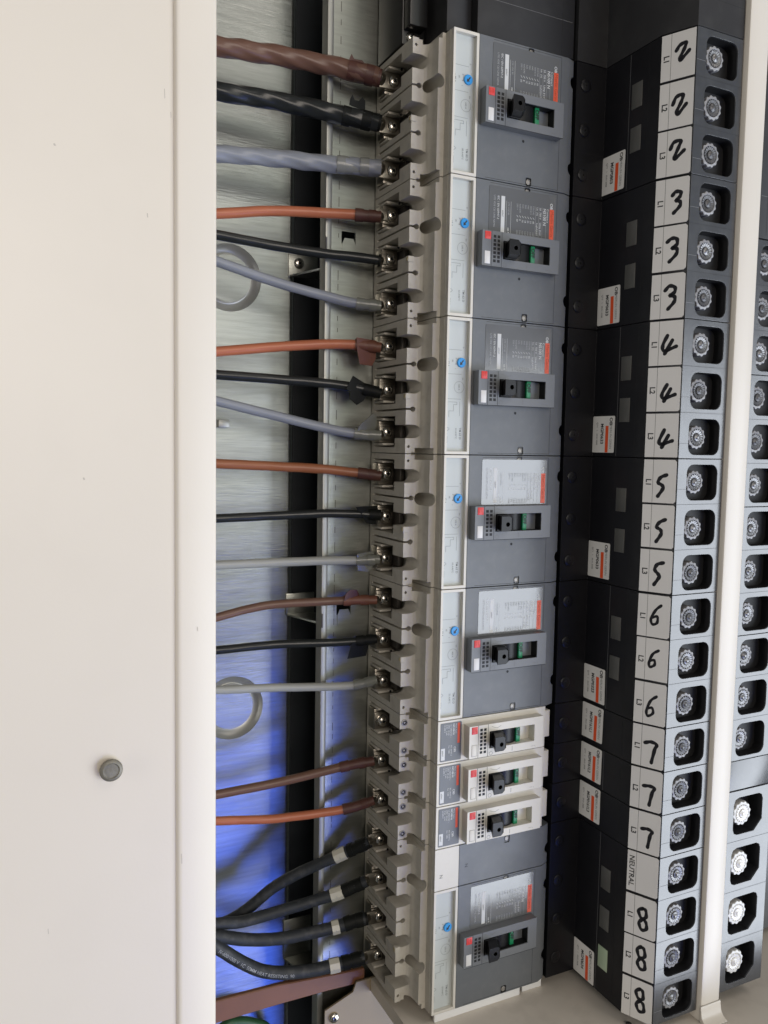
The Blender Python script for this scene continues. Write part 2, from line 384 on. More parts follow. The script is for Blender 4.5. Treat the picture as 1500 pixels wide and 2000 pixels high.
for zz in (-146.7, -456.9):
    mb = MB(); mb.box(-64.6, -63.4, 86.9, 88.5, zz-6, zz+6, 'seam_light', 0.3); R_(mb).build('locking_tab', rail)
for zt, zb in ((-144.9, -164.9), (-441.5, -460.8), (-745, -782)):
    mb = MB(); mb.box(-78.5, -52, BY-2.0, BY-0.2, zt, zb, 'galvanised_rail', 0.3)
    zm = zb-0.4
    mb.prism([(-78.0, BY-2.2), (-66, 102.0), (-60, 94), (-52, 94), (-52, BY-2.2)], 'z', zm, zm+1.6, 'galvanised_rail')
    br = R_(mb).build('bracket', rail)
    if zt > -300:
        mb = MB(); pan_screw(mb, (-69.4, BY-2.1, -153.3), 4.6, 2.6, 'screw_steel', 0.5); R_(mb).build('screw', br)
# small clip on the back sheet
mb = MB(); mb.box(-141, -131.5, BY-7, BY-0.3, -289.5, -296.0, 'zinc_edge', 0.5)
tag(mb.build('cable_clip'), 'small bent metal clip on the galvanised back sheet, half hidden by the cream cover', 'clip')

# ------------------------------------------------------------------ cream front cover
cov = thing('front_cover', 'large plain cream painted cover plate with a folded rim and one dull metal stud', 'cover plate', (-215, -58, -1000))
C_ = lambda mb: (setattr(mb, 'v', [(x+215, y+58, z+1000) for x, y, z in mb.v]), mb)[1]
mb = MB()
mb.prism([(-900, -58.5), (-216.8, -58.5), (-215.9, -60.0), (-214.6, -60.6), (-213.0, -60.5), (-194, -60.0), (-192.4, -59.2), (-191.8, -57.5), (-191.8, -36), (-193.3, -36), (-193.3, -57), (-213, -58), (-216, -57), (-900, -57)], 'z', 320, -1000, 'beige_paint')
for sx_, sz_, l_, w_ in ((-222, -110, 5, 0.35), (-218.5, -122, 3, 0.3), (-232, -180, 2.2, 0.5), (-214, -560, 6, 0.4), (-268, -330, 1.2, 0.8), (-204, -420, 2.5, 0.3), (-281, -150, 1.0, 0.9), (-290, -590, 3.0, 0.35)):
    yy = -58.53 if sx_ < -217 else -60.58
    mb.add([(sx_, yy, sz_), (sx_+w_, yy, sz_+0.2), (sx_+w_*1.6, yy, sz_-l_), (sx_+w_*0.5, yy, sz_-l_*1.05)], [(0, 1, 2, 3)], 'scuff')
C_(mb).build('panel', cov)
mb = MB(); x, z = -254.5, -500.6
mb.lathe((x, -58.5, z), [(4.2, 0), (4.2, 1.8), (6.2, 1.9), (6.6, 2.4), (6.5, 3.4), (5.8, 4.0), (4.6, 4.2), (4.2, 3.7), (0, 3.8)], 'bolt_brass', 22)
C_(mb).build('stud', cov)

# ------------------------------------------------------------------ breakers
def body_mesh(n, parent, holes, screws=False, tabs=()):
    h = 35*n
    arc = [(-12.6, 27.0), (-10.2, 26.5), (-8.3, 25.0), (-7.0, 22.3), (-6.4, 18.5)]
    prof = [(-20, 89.5), (-20, 27.0)] + arc + [(-6.3, 11.3), (-0.2, 11.3), (-0.2, 4.5), (21, 4.5), (22, 6), (104, 6), (104, 89.5)]
    mb = MB(); mb.prism(prof, 'z', -0.3, -h+0.3, 'beige_case')
    A = MB(); B = MB()
    for k in range(n):
        zc = -35*k-17.5
        A.box(-25, -1.5, 45.5, 84, zc-12.6, zc+12.6, 'beige_case')
        cap = [(-25, zc+5.3), (-12.8, zc+5.3)] + [(-12.8+5.3*math.sin(math.radians(a)), zc+5.3*math.cos(math.radians(a))) for a in range(15, 180, 15)] + [(-12.8, zc-5.3), (-25, zc-5.3)]
        B.prism(cap, 'y', -5, 60, 'beige_case')
        if k < n-1:
            zb = -35*(k+1)
            A.prism([(-25, zb+0.75), (-16.2, zb+0.75)]+[(-13.9+2.3*math.cos(math.radians(a)), zb+2.0*math.sin(math.radians(a))) for a in range(150, -151, -25)]+[(-16.2, zb-0.75), (-25, zb-0.75)], 'y', -5, 84, 'beige_case')
    for ze, sgn in ((0, -1), (-h, 1)):
        A.box(-11.6, -3.2, -5, 46.5 if False else 42, ze-sgn*3, ze+sgn*4.6, 'beige_case')
        A.box(-14.6, -11.4, 24, 42, ze-sgn*3, ze+sgn*1.2, 'beige_case')
        if not screws: B.lathe((-17.0, 38, ze+sgn*5.6), [(0, 0), (1.15, 0), (1.15, 20), (0, 20)], 'beige_case', 12)
    for zz in holes: B.lathe((-6.0, 70, zz), [(0, 0), (5.2, 0), (5.2, 90), (0, 90)], 'beige_case', 28)
    b = boolean(mb, [A, B], 'case', parent)
    # side wall recess lines and the little window
    for zz in tabs:
        t = MB(); t.box(-20.6, -15.8, 26.4, 31.0, zz+1.9, zz-2.6, 'beige_case', 0.2); t.box(-20.9, -19.6, 27.3, 29.8, zz+1.0, zz-1.6, 'yellowed', 0.1); t.build('indicator_window', parent)
    if screws:
        for zz in (-7.0, -h+5.0):
            t = MB(); t.lathe((-15.9, 27.0, zz), [(2.7, 0), (2.7, 0.5), (1.9, 0.6), (1.9, 0.1), (1.0, 0.1), (0.9, 0.5), (0, 0.5)], 'dull_steel', 18)
            t.lathe((-15.9, 27.0, zz), [(1.85, 0.02), (1.85, 0.16), (1.0, 0.16)], 'cavity_black', 18); t.build('case_screw', parent)
    return b
def terminal(parent, zc, seed):
    rnd = random.Random(seed)
    mb = MB(); mb.box(-21.8, -7.5, 71.5, 83.5, zc-9.0, zc+9.0, 'clamp_metal', 0.8)
    mb.box(-22.6, -8.5, 69.2, 71.6, zc-6.8, zc+6.8, 'clamp_metal', 0.6)
    mb.box(-20.5, -6.6, 66.5, 83.5, zc+9.3, zc+11.2, 'beige_case', 0.4); mb.box(-20.5, -6.6, 66.5, 83.5, zc-11.2, zc-9.3, 'beige_case', 0.4)
    mb.box(-7.3, -3.0, 60, 83.5, zc-8, zc+8, 'dark_metal', 0.4)
    for q in (-1, 1): mb.lathe((-9.4, 66.5, zc+q*10.3), [(1.0, 0), (1.0, 0.9), (0, 0.9)], 'cavity_black', 10)
    t = mb.build('terminal', parent)
    mb = MB(); pan_screw(mb, (-15.8+rnd.uniform(-.4, .4), 69.0, zc+rnd.uniform(-.5, .5)), 4.7, 3.4, 'screw_steel', rnd.uniform(0, 1.5), washer=6.0)
    mb.build('screw', t)

def trip_unit(parent, z0, z1, amp, mag):
    mb = MB()
    mb.prism(rrect(0.0, 22.2, z1+0.35, z0-0.35, 0.5, 2), 'y', 0.0, 4.6, 'beige_front', holes=[[(1.9, z1+2.6), (20.0, z1+2.6), (20.0, z0-2.6), (1.9, z0-2.6)]])
    tu = mb.build('trip_unit', parent)
    mb = MB(); mb.box(1.95, 19.95, 3.3, 4.4, z0-2.65, z1+2.65, 'grey_label')
    d = front(mb, 0, 3.3, z0); G = 'print_grey'
    for u in (24.5, 43.0, 62.0): d.rect(u, u+0.22, 2.6, 15.5, G)
    d.text('Ir', 22.0, 16.2, 2.0, G); d.text('Im', 45.5, 16.2, 2.0, G)
    d.text('x', 31.4, 3.0, 2.2, 'print_black'); d.text(str(amp)+' A', 33.4, 3.0, 2.2, 'print_black', bold=0.01)
    d.text('.9', 30.2, 9.8, 1.9, G); d.text('.8', 34.6, 9.8, 1.9, G); d.text('1', 38.6, 9.4, 1.9, G); d.text('.85', 32.0, 6.8, 1.7, G)
    d.circle(53.0, 13.6, 4.4, 0.2, G); d.text(str(mag)+' A', 53.0, 12.9, 1.9, G, 'c')
    d.stroke([(64.5, 4.5), (64.5, 12.0)], 0.22, G); d.stroke([(64.5, 12), (66.5, 12)], 0.22, G); d.stroke([(66.4, 12), (66.4, 9)], 0.22, G)
    d.stroke([(66.4, 9), (71.5, 9)], 0.22, G); d.stroke([(71.4, 9), (71.4, 5)], 0.22, G); d.stroke([(71.4, 5), (76, 5)], 0.22, G); d.stroke([(64.2, 14.6), (75, 14.6)], 0.2, G)
    d.text('Ir Im', 64.6, 3.0, 1.8, 'print_grey', sx=0.9)
    d.text('TM '+str(amp)+' D', 84.0, 14.6, 2.5, 'print_grey', bold=0.012); d.text(str(amp)+' A/40°C', 84.5, 11.0, 2.1, 'print_dim' if False else G, sx=0.9)
    d.stroke([(84, 4), (85.2, 5.6), (86.6, 4), (87.8, 2.8), (89, 4)], 0.25, G); d.text('50/60 Hz', 91, 3.3, 1.4, G)
    mb.build('label', tu)
    mb = MB(); c = (14.9, 3.25, z0-34.2)
    mb.lathe(c, [(3.7, 0), (3.7, 0.9), (3.3, 1.2), (0, 1.2)], 'dial_blue', 28)
    d = Decal(mb, (c[0], c[1]-1.2, c[2]), (-0.62, 0, -0.78), (0.78, 0, -0.62))
    d.poly([(-2.3, -0.5), (0.4, -0.5), (0.4, -1.5), (2.6, 0), (0.4, 1.5), (0.4, 0.5), (-2.3, 0.5)], 'print_black', 0.08)
    mb.build('dial', tu)
    return tu

def rating_plate(parent, z0):
    mb = MB(); mb.prism(rrect(34.4, 97.0, z0-39.4, z0-3.4, 1.2, 3), 'y', -0.22, 0.02, 'plate_film')
    d = front(mb, 34.4, -0.22, z0-3.4); w = 'print_white'; g = 'print_dim'
    d.rect(11.0, 35.2, 57.0, 61.2, 'print_orange'); d.text('Merlin Gerin', 12.0, 57.9, 4.2, 'print_rust', l=0.2, sx=0.92)
    d.text('OB', 6.2, 57.4, 3.4, w, bold=0.03)
    d.text('Compact', 11.0, 54.2, 2.9, w); d.text('NS100 N', 11.0, 50.9, 3.5, w, bold=0.02)
    d.rect(19, 35, 53.4, 53.6, g); d.rect(10.5, 35, 49.9, 50.1, g)
    d.text('Ui  750 V    Uimp 8 kV', 11, 47.3, 2.3, w, bold=0.01); d.rect(10.5, 35, 46.5, 46.7, g)
    d.text('Ue  (V)         Icu      Ics', 11, 44.2, 2.2, w); d.text('(kA)  25', 25.5, 44.2, 2.2, w); d.rect(10.5, 35, 43.3, 43.5, g)
    for i, (a, b, c) in enumerate((('220/240', '85', '100%'), ('380/415', '25', '100%'), ('440', '25', '100%'), ('500', '18', '100%'), ('525', '10', '100%'), ('660/690', '8', '75%'), ('250 =', '50', '100%'))):
        v = 40.7-2.55*i
        d.text(a, 10.5, v, 2.1, g); d.stroke([(19.5, v+0.2), (20.8, v+1.5)], 0.3, w); d.text(b, 22.3, v, 2.1, w); d.text(c, 30.5, v, 2.1, g)
    d.rect(10, 35.5, 20.0, 20.2, w); d.text('UTE VDE BS', 10.5, 17.3, 1.9, g); d.text('cat A', 30, 17.3, 2.1, w, bold=0.02); d.rect(10, 35.5, 15.8, 16.0, w)
    d.rect(6.8, 34.2, 11.0, 14.4, w); d.text('60947', 17.5, 11.8, 2.0, 'print_grey', l=0.2)
    d.text('IEC / EN 60947-2', 7, 7.5, 2.5, w); d.text('UTE VDE CEI UNE NEMA', 7, 4.1, 2.2, g)
    mb.build('rating_plate', parent)

def escutcheon(parent, zc, case, h=8.0, tog=0.0, z0=None, seam=True):
    zt, zb = zc+13.2, zc-13.2
    mb = MB()
    mb.prism(rrect(24.2, 96.2, zb, zt, 0.5, 2), 'y', -h, 0.0, case, holes=[[(43.2, zc-6.9), (87.2, zc-6.9), (87.2, zc+7.0), (43.2, zc+7.0)]])
    d = front(mb, 0, -h, zt); pr = 'print_black' if case == 'beige_front' else 'print_grey'
    if case == 'beige_front': pr = 'print_grey'
    else: pr = 'seam_light'
    d.rect(0.0, 26.4, 32.4, 32.75, 'seam_dark'); d.rect(0.0, 26.4, 41.6, 41.95, 'seam_dark')
    for i in range(7):
        for k in range(2): d.rect(2.9+i*3.05, 5.0+i*3.05, 34.2+k*3.6, 36.6+k*3.6, 'cavity_black', 0.08)
    d.circle(24.2, 44.8, 1.5, 0.28, pr); d.rect(21.6, 25.2, 65.2, 65.6, pr); d.stroke([(2.2, 45.0), (3.4, 48), (3.9, 51)], 0.25, pr); d.stroke([(3.9, 51), (2.6, 54)], 0.25, pr)
    d.stroke([(24.2, 84), (24.2, 86.5)], 0.2, pr); d.stroke([(24, 87.6), (25, 88.4)], 0.2, pr)
    if case != 'beige_front': d.rect(26.9-0.4, 26.9-0.1, 24.4, 96, 'seam_dark')
    e = mb.build('escutcheon', parent)
    mb = MB(); mb.box(26.4, 31.8, -h-0.35, -h+0.5, zt-0.8, zt-6.6, 'button_red', 0.25)
    d = front(mb, 26.4, -h-0.36, zt-0.8); d.text('push', 1.0, 3.2, 1.7, 'print_rust', sx=0.9); d.text('to trip', 0.7, 1.2, 1.5, 'print_rust', sx=0.9)
    mb.build('trip_button', e)
    mb = MB(); mb.box(26.6, 31.4, -h-0.12, -h+0.5, zt-15.4, zb+1.6, 'paper' if case != 'beige_front' else 'beige_front', 0.1)
    if case == 'beige_front': front(mb, 26.6, -h-0.13, zt-15.4).frame(0, 9.3, 0, 4.8, 0.2, 'print_grey')
    mb.build('marking_tag', e)
    # the well behind the window: black pocket, a curved grey barrel and the green flag
    mb = MB()
    mb.box(43.0, 87.4, 1.5, 2.2, zc-7.1, zc+7.2, 'cavity_black')
    mb.build('well', e)
    mb = MB(); xb = 63.5; arc = [(xb+12.5*math.sin(math.radians(a)), 5.5-10.5*math.cos(math.radians(a))) for a in range(-70, 71, 10)]
    mb.prism(arc, 'z', zc-6.8, zc+6.9, 'toggle_black'); mb.build('barrel', e)
    mb = MB(); mb.box(71.4, 75.2, -4.6, 1.4, zc-6.8, zc+6.9, 'flag_green', 0.2)
    d = front(mb, 71.4, -4.6, zc+6.9); d.text('OFF', 1.6, 0.5, 4.4, 'flag_print', bold=0.045, sx=0.95)
    mb.build('off_flag', e)
    if case != 'beige_front':
        mb = MB(); mb.prism([(43.4, zc-6.7), (87.0, zc-6.7), (87.0, zc+6.8), (43.4, zc+6.8)], 'y', -h+0.8, 1.4, 'cavity_black', caps=(False, False)); mb.build('window_liner', e)
    # the handle, thrown over to OFF: it leans away from the green flag as it comes forward
    mb = MB()
    mb.prism([(44.2, zc-6.3), (54.5, zc-6.3), (56.6, zc-4.8), (56.6, zc+5.0), (54.5, zc+6.4), (44.2, zc+6.4)], 'y', 1.0, -h-0.5, 'toggle_black')
    n0 = len(mb.v)
    mb.prism([(46.6, zc-5.7), (54.6, zc-5.7), (56.2, zc-4.4), (56.2, zc+4.6), (54.6, zc+5.9), (46.6, zc+5.9)], 'y', -h-0.52, -h-11.5, 'toggle_black', holes=[hole((52.6, zc+0.1+tog), 1.7, 16)])
    mb.prism([(56.25, -h-0.6), (57.2, -h-3), (57.2, -h-10.4), (56.25, -h-11.3)], 'z', zc-4.2, zc+4.4, 'toggle_black')
    mb.v[n0:] = [(x-0.5*max(0, -h-0.5-y), y, z) for x, y, z in mb.v[n0:]]
    hd = mb.build('toggle', e)
    return e

def cover_part(parent, z0, z1, screws, notches, plate_z=None, name='cover'):
    mb = MB()
    prof = [(22.5, 5.9), (22.5, 0.0), (105.2, 0.0), (112.6, 3.0), (113.4, 5.0), (113.4, 20), (104.2, 20), (104.2, 5.9)]
    mb.prism(prof, 'z', z0-0.35, z1+0.35, 'cover_grey')
    cut = MB()
    for zz in notches: cut.lathe((113.6, 30, zz), [(0, 0), (4.6, 0), (4.6, 60), (0, 60)], 'cover_grey', 24)
    for xs, zs in screws: cut.prism(rrect(xs-2.7, xs+2.7, zs-3.2, zs+3.2, 1.2, 3), 'y', -3, 2.4, 'cover_grey')
    c = boolean(mb, [cut], name, parent)
    return c

def seam_lines(parent, z0, z1, esc=None):
    mb = MB(); d = front(mb, 0, 0.0, z0); h = z0-z1
    d.rect(1.6, h-1.4, 98.4, 98.65, 'seam_dark'); d.rect(1.6, 1.85, 35.0, 98.4, 'seam_dark'); d.rect(h-1.65, h-1.4, 30, 98.4, 'seam_dark')
    return mb
def cover_screw(parent, x, z):
    mb = MB(); mb.prism(rrect(x-2.65, x+2.65, z-3.15, z+3.15, 1.2, 3), 'y', 0.6, 2.3, 'black_plastic')
    mb.lathe((x, 0.58, z), [(1.9, 0), (2.05, 0.25), (1.6, 0.4), (1.45, 0.1)], 'dull_steel', 20); mb.build('clip_tab', parent)
    mb = MB(); mb.lathe((x, 2.35, z), [(0, 0), (2.4, 0), (2.4, 1.3), (2.0, 1.7), (1.7, 1.7), (1.5, 0.9), (0, 0.9)], 'black_plastic', 20)
    for a in (0.5, 2.07):
        ca, sa = math.cos(a), math.sin(a); w, l = 0.32, 1.5
        mb.add([(x+p*ca-q*sa, 1.42, z+p*sa+q*ca) for p, q in ((l, w), (-l, w), (-l, -w), (l, -w))], [(0, 1, 2, 3)], 'cavity_black')
    mb.build('cover_screw', parent)

def breaker(zt, amp, mag, label, seed):
    t = thing('circuit_breaker', label, 'circuit breaker', (0, 0, zt), 'three pole breakers with grey covers')
    body_mesh(3, t, [-35.5], tabs=(-59.6,))
    for k in range(3): terminal(t, -35*k-17.5, seed*10+k)
    trip_unit(t, 0, -105, amp, mag)
    sc = [(69.6, -4.0), (70.2, -101.2)]
    c = cover_part(t, 0, -105, sc, (-17, -84))
    mb = seam_lines(t, 0, -105); d = front(mb, 0, 0.0, 0); d.circle(71.4, 64.2, 0.55, 1.1, 'cavity_black'); mb.build('cover_seam', c)
    for x, z in sc: cover_screw(t, x, z)
    rating_plate(t, 0)
    escutcheon(t, -53.0, 'escutcheon_grey', tog=0.3 if seed % 2 else -0.4)
    return t
breaker(0, 80, 640, 'topmost grey circuit breaker, three thick twisted cables on its terminals, dial scaled x80 A', 1)
breaker(-105, 63, 500, 'second grey circuit breaker from the top, joined to thin orange, black and sloping grey cables', 2)
breaker(-210, 63, 500, 'third grey circuit breaker from the top, beside the loose brown tape flag', 3)
breaker(-315, 63, 500, 'grey circuit breaker with a pink glare on its rating plate, fourth from the top', 4)
breaker(-420, 32, 400, 'grey circuit breaker with dial scaled x32 A, directly above the beige single breakers', 5)

def single(zt, label, seed):
    t = thing('circuit_breaker', label, 'circuit breaker', (0, 0, zt), 'beige single pole breakers')
    body_mesh(1, t, [], screws=True)
    terminal(t, -17.5, seed)
    mb = MB(); prof = [(0, 4.4), (0, 0), (103.6, 0), (104.4, 1), (104.4, 5.9), (22, 5.9), (21, 4.4)]
    mb.prism(prof, 'z', -0.35, -34.65, 'beige_front')
    mb.box(104.5, 110.5, 2.5, 14, -5, -28, 'beige_front', 0.4)
    c = mb.build('cover', t)
    mb = MB(); mb.prism(rrect(2.3, 21.6, -33.2, -2.0, 0.8, 3), 'y', -0.2, 0.02, 'cover_grey')
    d = front(mb, 2.3, -0.2, -2.0); w = 'print_white'
    d.rect(1.0, 17.5, 15.6, 17.8, 'sticker_orange'); d.text('Merlin Gerin', 1.3, 13.6, 1.6, w); d.text('NC100 N', 1.2, 11.2, 2.2, w, bold=0.03)
    for i, q in enumerate(('Ue 240/415V ~', '240V  25 kA', '415V   6 kA', 'Ui 690 V')): d.text(q, 1.4, 8.9-1.9*i, 1.75, w)
    d.text('IEC 60947-2', 18.5, 9.5, 1.7, w); d.text('Icu  C80', 18.5, 7.4, 1.9, w); d.rect(20.5, 30.0, 0.7, 4.3, w); d.text('60947', 22, 1.4, 1.9, 'print_grey', l=0.2); d.text('C80', 20, 12.4, 2.6, w, bold=0.02)
    mb.build('rating_plate', t)
    escutcheon(t, -18.2, 'beige_front', tog=-0.5)
single(-525, 'uppermost of three beige single breakers, with no cable on its terminal', 101)
single(-560, 'middle of three beige single breakers, fed by a dull brown cable', 102)
single(-595, 'lowest of three beige single breakers, fed by an orange cable', 103)

t4 = thing('circuit_breaker', 'bottom four pole circuit breaker with a blank grey neutral cover marked N and black cables', 'circuit breaker', (0, 0, -630))
body_mesh(4, t4, [-34.0, -104.0], tabs=(-93.5,))
for k in range(4): terminal(t4, -35*k-17.5, 200+k)
mb = MB(); mb.prism(rrect(0, 22.2, -34.7, -0.35, 0.4, 2), 'y', 0, 4.4, 'beige_front'); front(mb, 0, 0, 0).text('N', 21.5, 4.5, 4.2, 'print_grey'); mb.build('neutral_plate', t4)
trip_unit(t4, -35, -140, 63, 500)
cN = cover_part(t4, 0, -35, [(68.6, -4.0)], (-22,), name='neutral_cover')
mb = MB(); front(mb, 0, 0, 0).text('N', 17, 28.0, 4.2, 'print_black'); mb.build('letter_mark', cN)
c4 = cover_part(t4, -35, -140, [(68.6, -39.0), (69.6, -136.2)], (-54, -118))
mb = seam_lines(t4, -35, -140); mb.build('cover_seam', c4)
for x, z in ((68.6, -4.0), (68.6, -39.0), (69.6, -136.2)): cover_screw(t4, x, z)
rating_plate(t4, -35)
escutcheon(t4, -88.2, 'escutcheon_grey', tog=0.2)
# white strip added, its colour standing for a light line under the last breaker
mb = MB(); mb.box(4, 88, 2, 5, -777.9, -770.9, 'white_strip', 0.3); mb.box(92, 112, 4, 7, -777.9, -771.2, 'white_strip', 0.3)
tag(mb.build('painted_light_line'), 'white strip imitating a line of light between the bottom breaker and the beige pan', 'strip')

# blank black module above the breakers
bl = thing('blanking_module', 'black dusty blanking module above the topmost grey circuit breaker', 'blanking module', (0, 0, 6))
mb = MB(); mb.box(22.5, 113, 4, 89, -4.2, 190, 'blank_black', 0.5); mb.box(0.5, 22, 12, 89, -4.2, 190, 'blank_black', 0.5)
d = front(mb, 0, 4.0, 190); d.rect(166.5, 166.8, 24, 111, 'seam_light'); d.rect(20, 20.3, 24, 111, 'seam_light'); d.rect(2, 192, 101, 101.3, 'seam_dark'); d.rect(120, 120.3, 24, 111, 'seam_dark')
mb.build('cover', bl)
mb = MB(); mb.box(-20, -0.5, 45, 89, -4.2, 190, 'black_plastic', 0.5); mb.box(-19, -4, 34, 46, 6, 180, 'black_plastic', 0.6); mb.build('terminal_shield', bl)
mb = MB(); pan_screw(mb, (-13, 45, 1.5), 4, 3); mb.build('screw', bl)

# ------------------------------------------------------------------ busbar outgoing units (black blocks with sockets and marked labels)
DIG = {  # hand lettering as it stands on the labels: a across (0..1), b down (0..1)
 '2': [[(.18, .44), (.32, .32), (.58, .30), (.52, .42), (.36, .58), (.40, .64), (.72, .50)]],
 '3': [[(.22, .40), (.40, .33), (.62, .36), (.60, .46), (.42, .52), (.62, .56), (.60, .66), (.34, .82)]],
 '4': [[(.40, .38), (.20, .60), (.27, .69), (.78, .61)], [(.58, .48), (.30, .77)]],
 '5': [[(.60, .30), (.34, .36), (.22, .48), (.40, .55), (.44, .64), (.24, .82)]],
 '6': [[(.62, .28), (.36, .40), (.18, .62), (.26, .74), (.46, .68), (.44, .54), (.22, .58)]],
 '7': [[(.16, .38), (.44, .36), (.70, .38), (.60, .52), (.48, .82)]],
 '8': [[(.40, .26), (.22, .36), (.34, .52), (.56, .46), (.52, .30), (.40, .26)], [(.38, .54), (.24, .66), (.38, .80), (.60, .76), (.56, .60), (.40, .54)]],
}
XS, XF, XR, YF, YM = 144.5, 156.0, 203.0, -84.0, -60.0
SV = Vector((XF-XS, YF-YM, 0)); SLEN = SV.length; SV.normalize()
def label_plate(parent, zt, txt, digit, rnd, rot=0.0, curl=False, big=False):
    mb = MB(); o = Vector((XS, YM, zt-0.7)); dz = rnd.uniform(-.3, .3)
    d = Decal(mb, o+Vector((0, 0, dz)), (-0, rot*0.02, -1), SV)
    Lw, Hh = SLEN-0.9, 33.6
    cr = rnd.choice((0.3, 1.2, 1.6))
    d.poly([(0.3, 0.4), (Hh, 0.2+rnd.uniform(-.2, .3)), (Hh-0.1, Lw-cr), (Hh-cr, Lw), (cr, Lw+rnd.uniform(-.2, .2)), (0.2, Lw-cr)], 'paper', 0.25, 0.22)
    d.rect(0.3, Hh-0.2, 7.6, 7.85, 'print_black', 0.30)
    if txt == 'NEUTRAL': d.text(txt, Hh/2, 2.2, 6.0, 'print_black', 'c', 0.32, bold=0.018, sx=0.98)
    else: d.text(txt, Hh*0.52, 2.4, 5.8, 'print_black', 'c', 0.32, bold=0.03, sx=0.95)
    if digit:
        ox, oy, sc = rnd.uniform(-.05, .05), rnd.uniform(-.05, .05), rnd.uniform(.92, 1.1)
        for st in DIG[digit]:
            d.stroke([((((b-.5)*sc+.5+oy)+rnd.uniform(-.015, .015))*Hh, 8.2+((a-.45)*sc+.45+ox+rnd.uniform(-.02, .02))*(Lw-8.4)) for a, b in st], 2.8 if digit != '6' else 2.2, 'marker_ink', 0.34)
    mb.build('label', parent)
def socket_screw(parent, x, y, z, r, bright, rnd, n=12):
    ph = rnd.random()*6
    mb = MB()
    wob = lambda a, rr: 1+0.055*math.cos(n*a+ph) if rr > r*0.8 else 1
    mb.lathe((x, y, z), [(r*0.95, -6), (r, 0), (r*0.96, 0.9), (r*0.78, 1.3), (r*0.74, 0.9), (r*0.74, 0.2), (0, 0.2)], 'ring_bright' if bright else 'ring_plastic', 96, wob=wob)
    rg = mb.build('lock_ring', parent)
    mb = MB()
    star = lambda a, rr: 1+0.10*math.cos(18*a+ph*2) if 0.3*r < rr < 0.7*r else 1
    dull = rnd.random() < 0.45
    mb.lathe((x, y-rnd.uniform(-0.3, 0.3), z), [(r*0.72, 0.25), (r*0.66, 1.3), (r*0.40, 0.8), (r*0.32, 1.6), (r*0.18, 1.9), (r*0.1, 2.6), (0, 2.7)], 'head_bright' if bright else ('head_dull' if dull else 'head_dark'), 72, wob=star)
    mb.build('screw', rg)
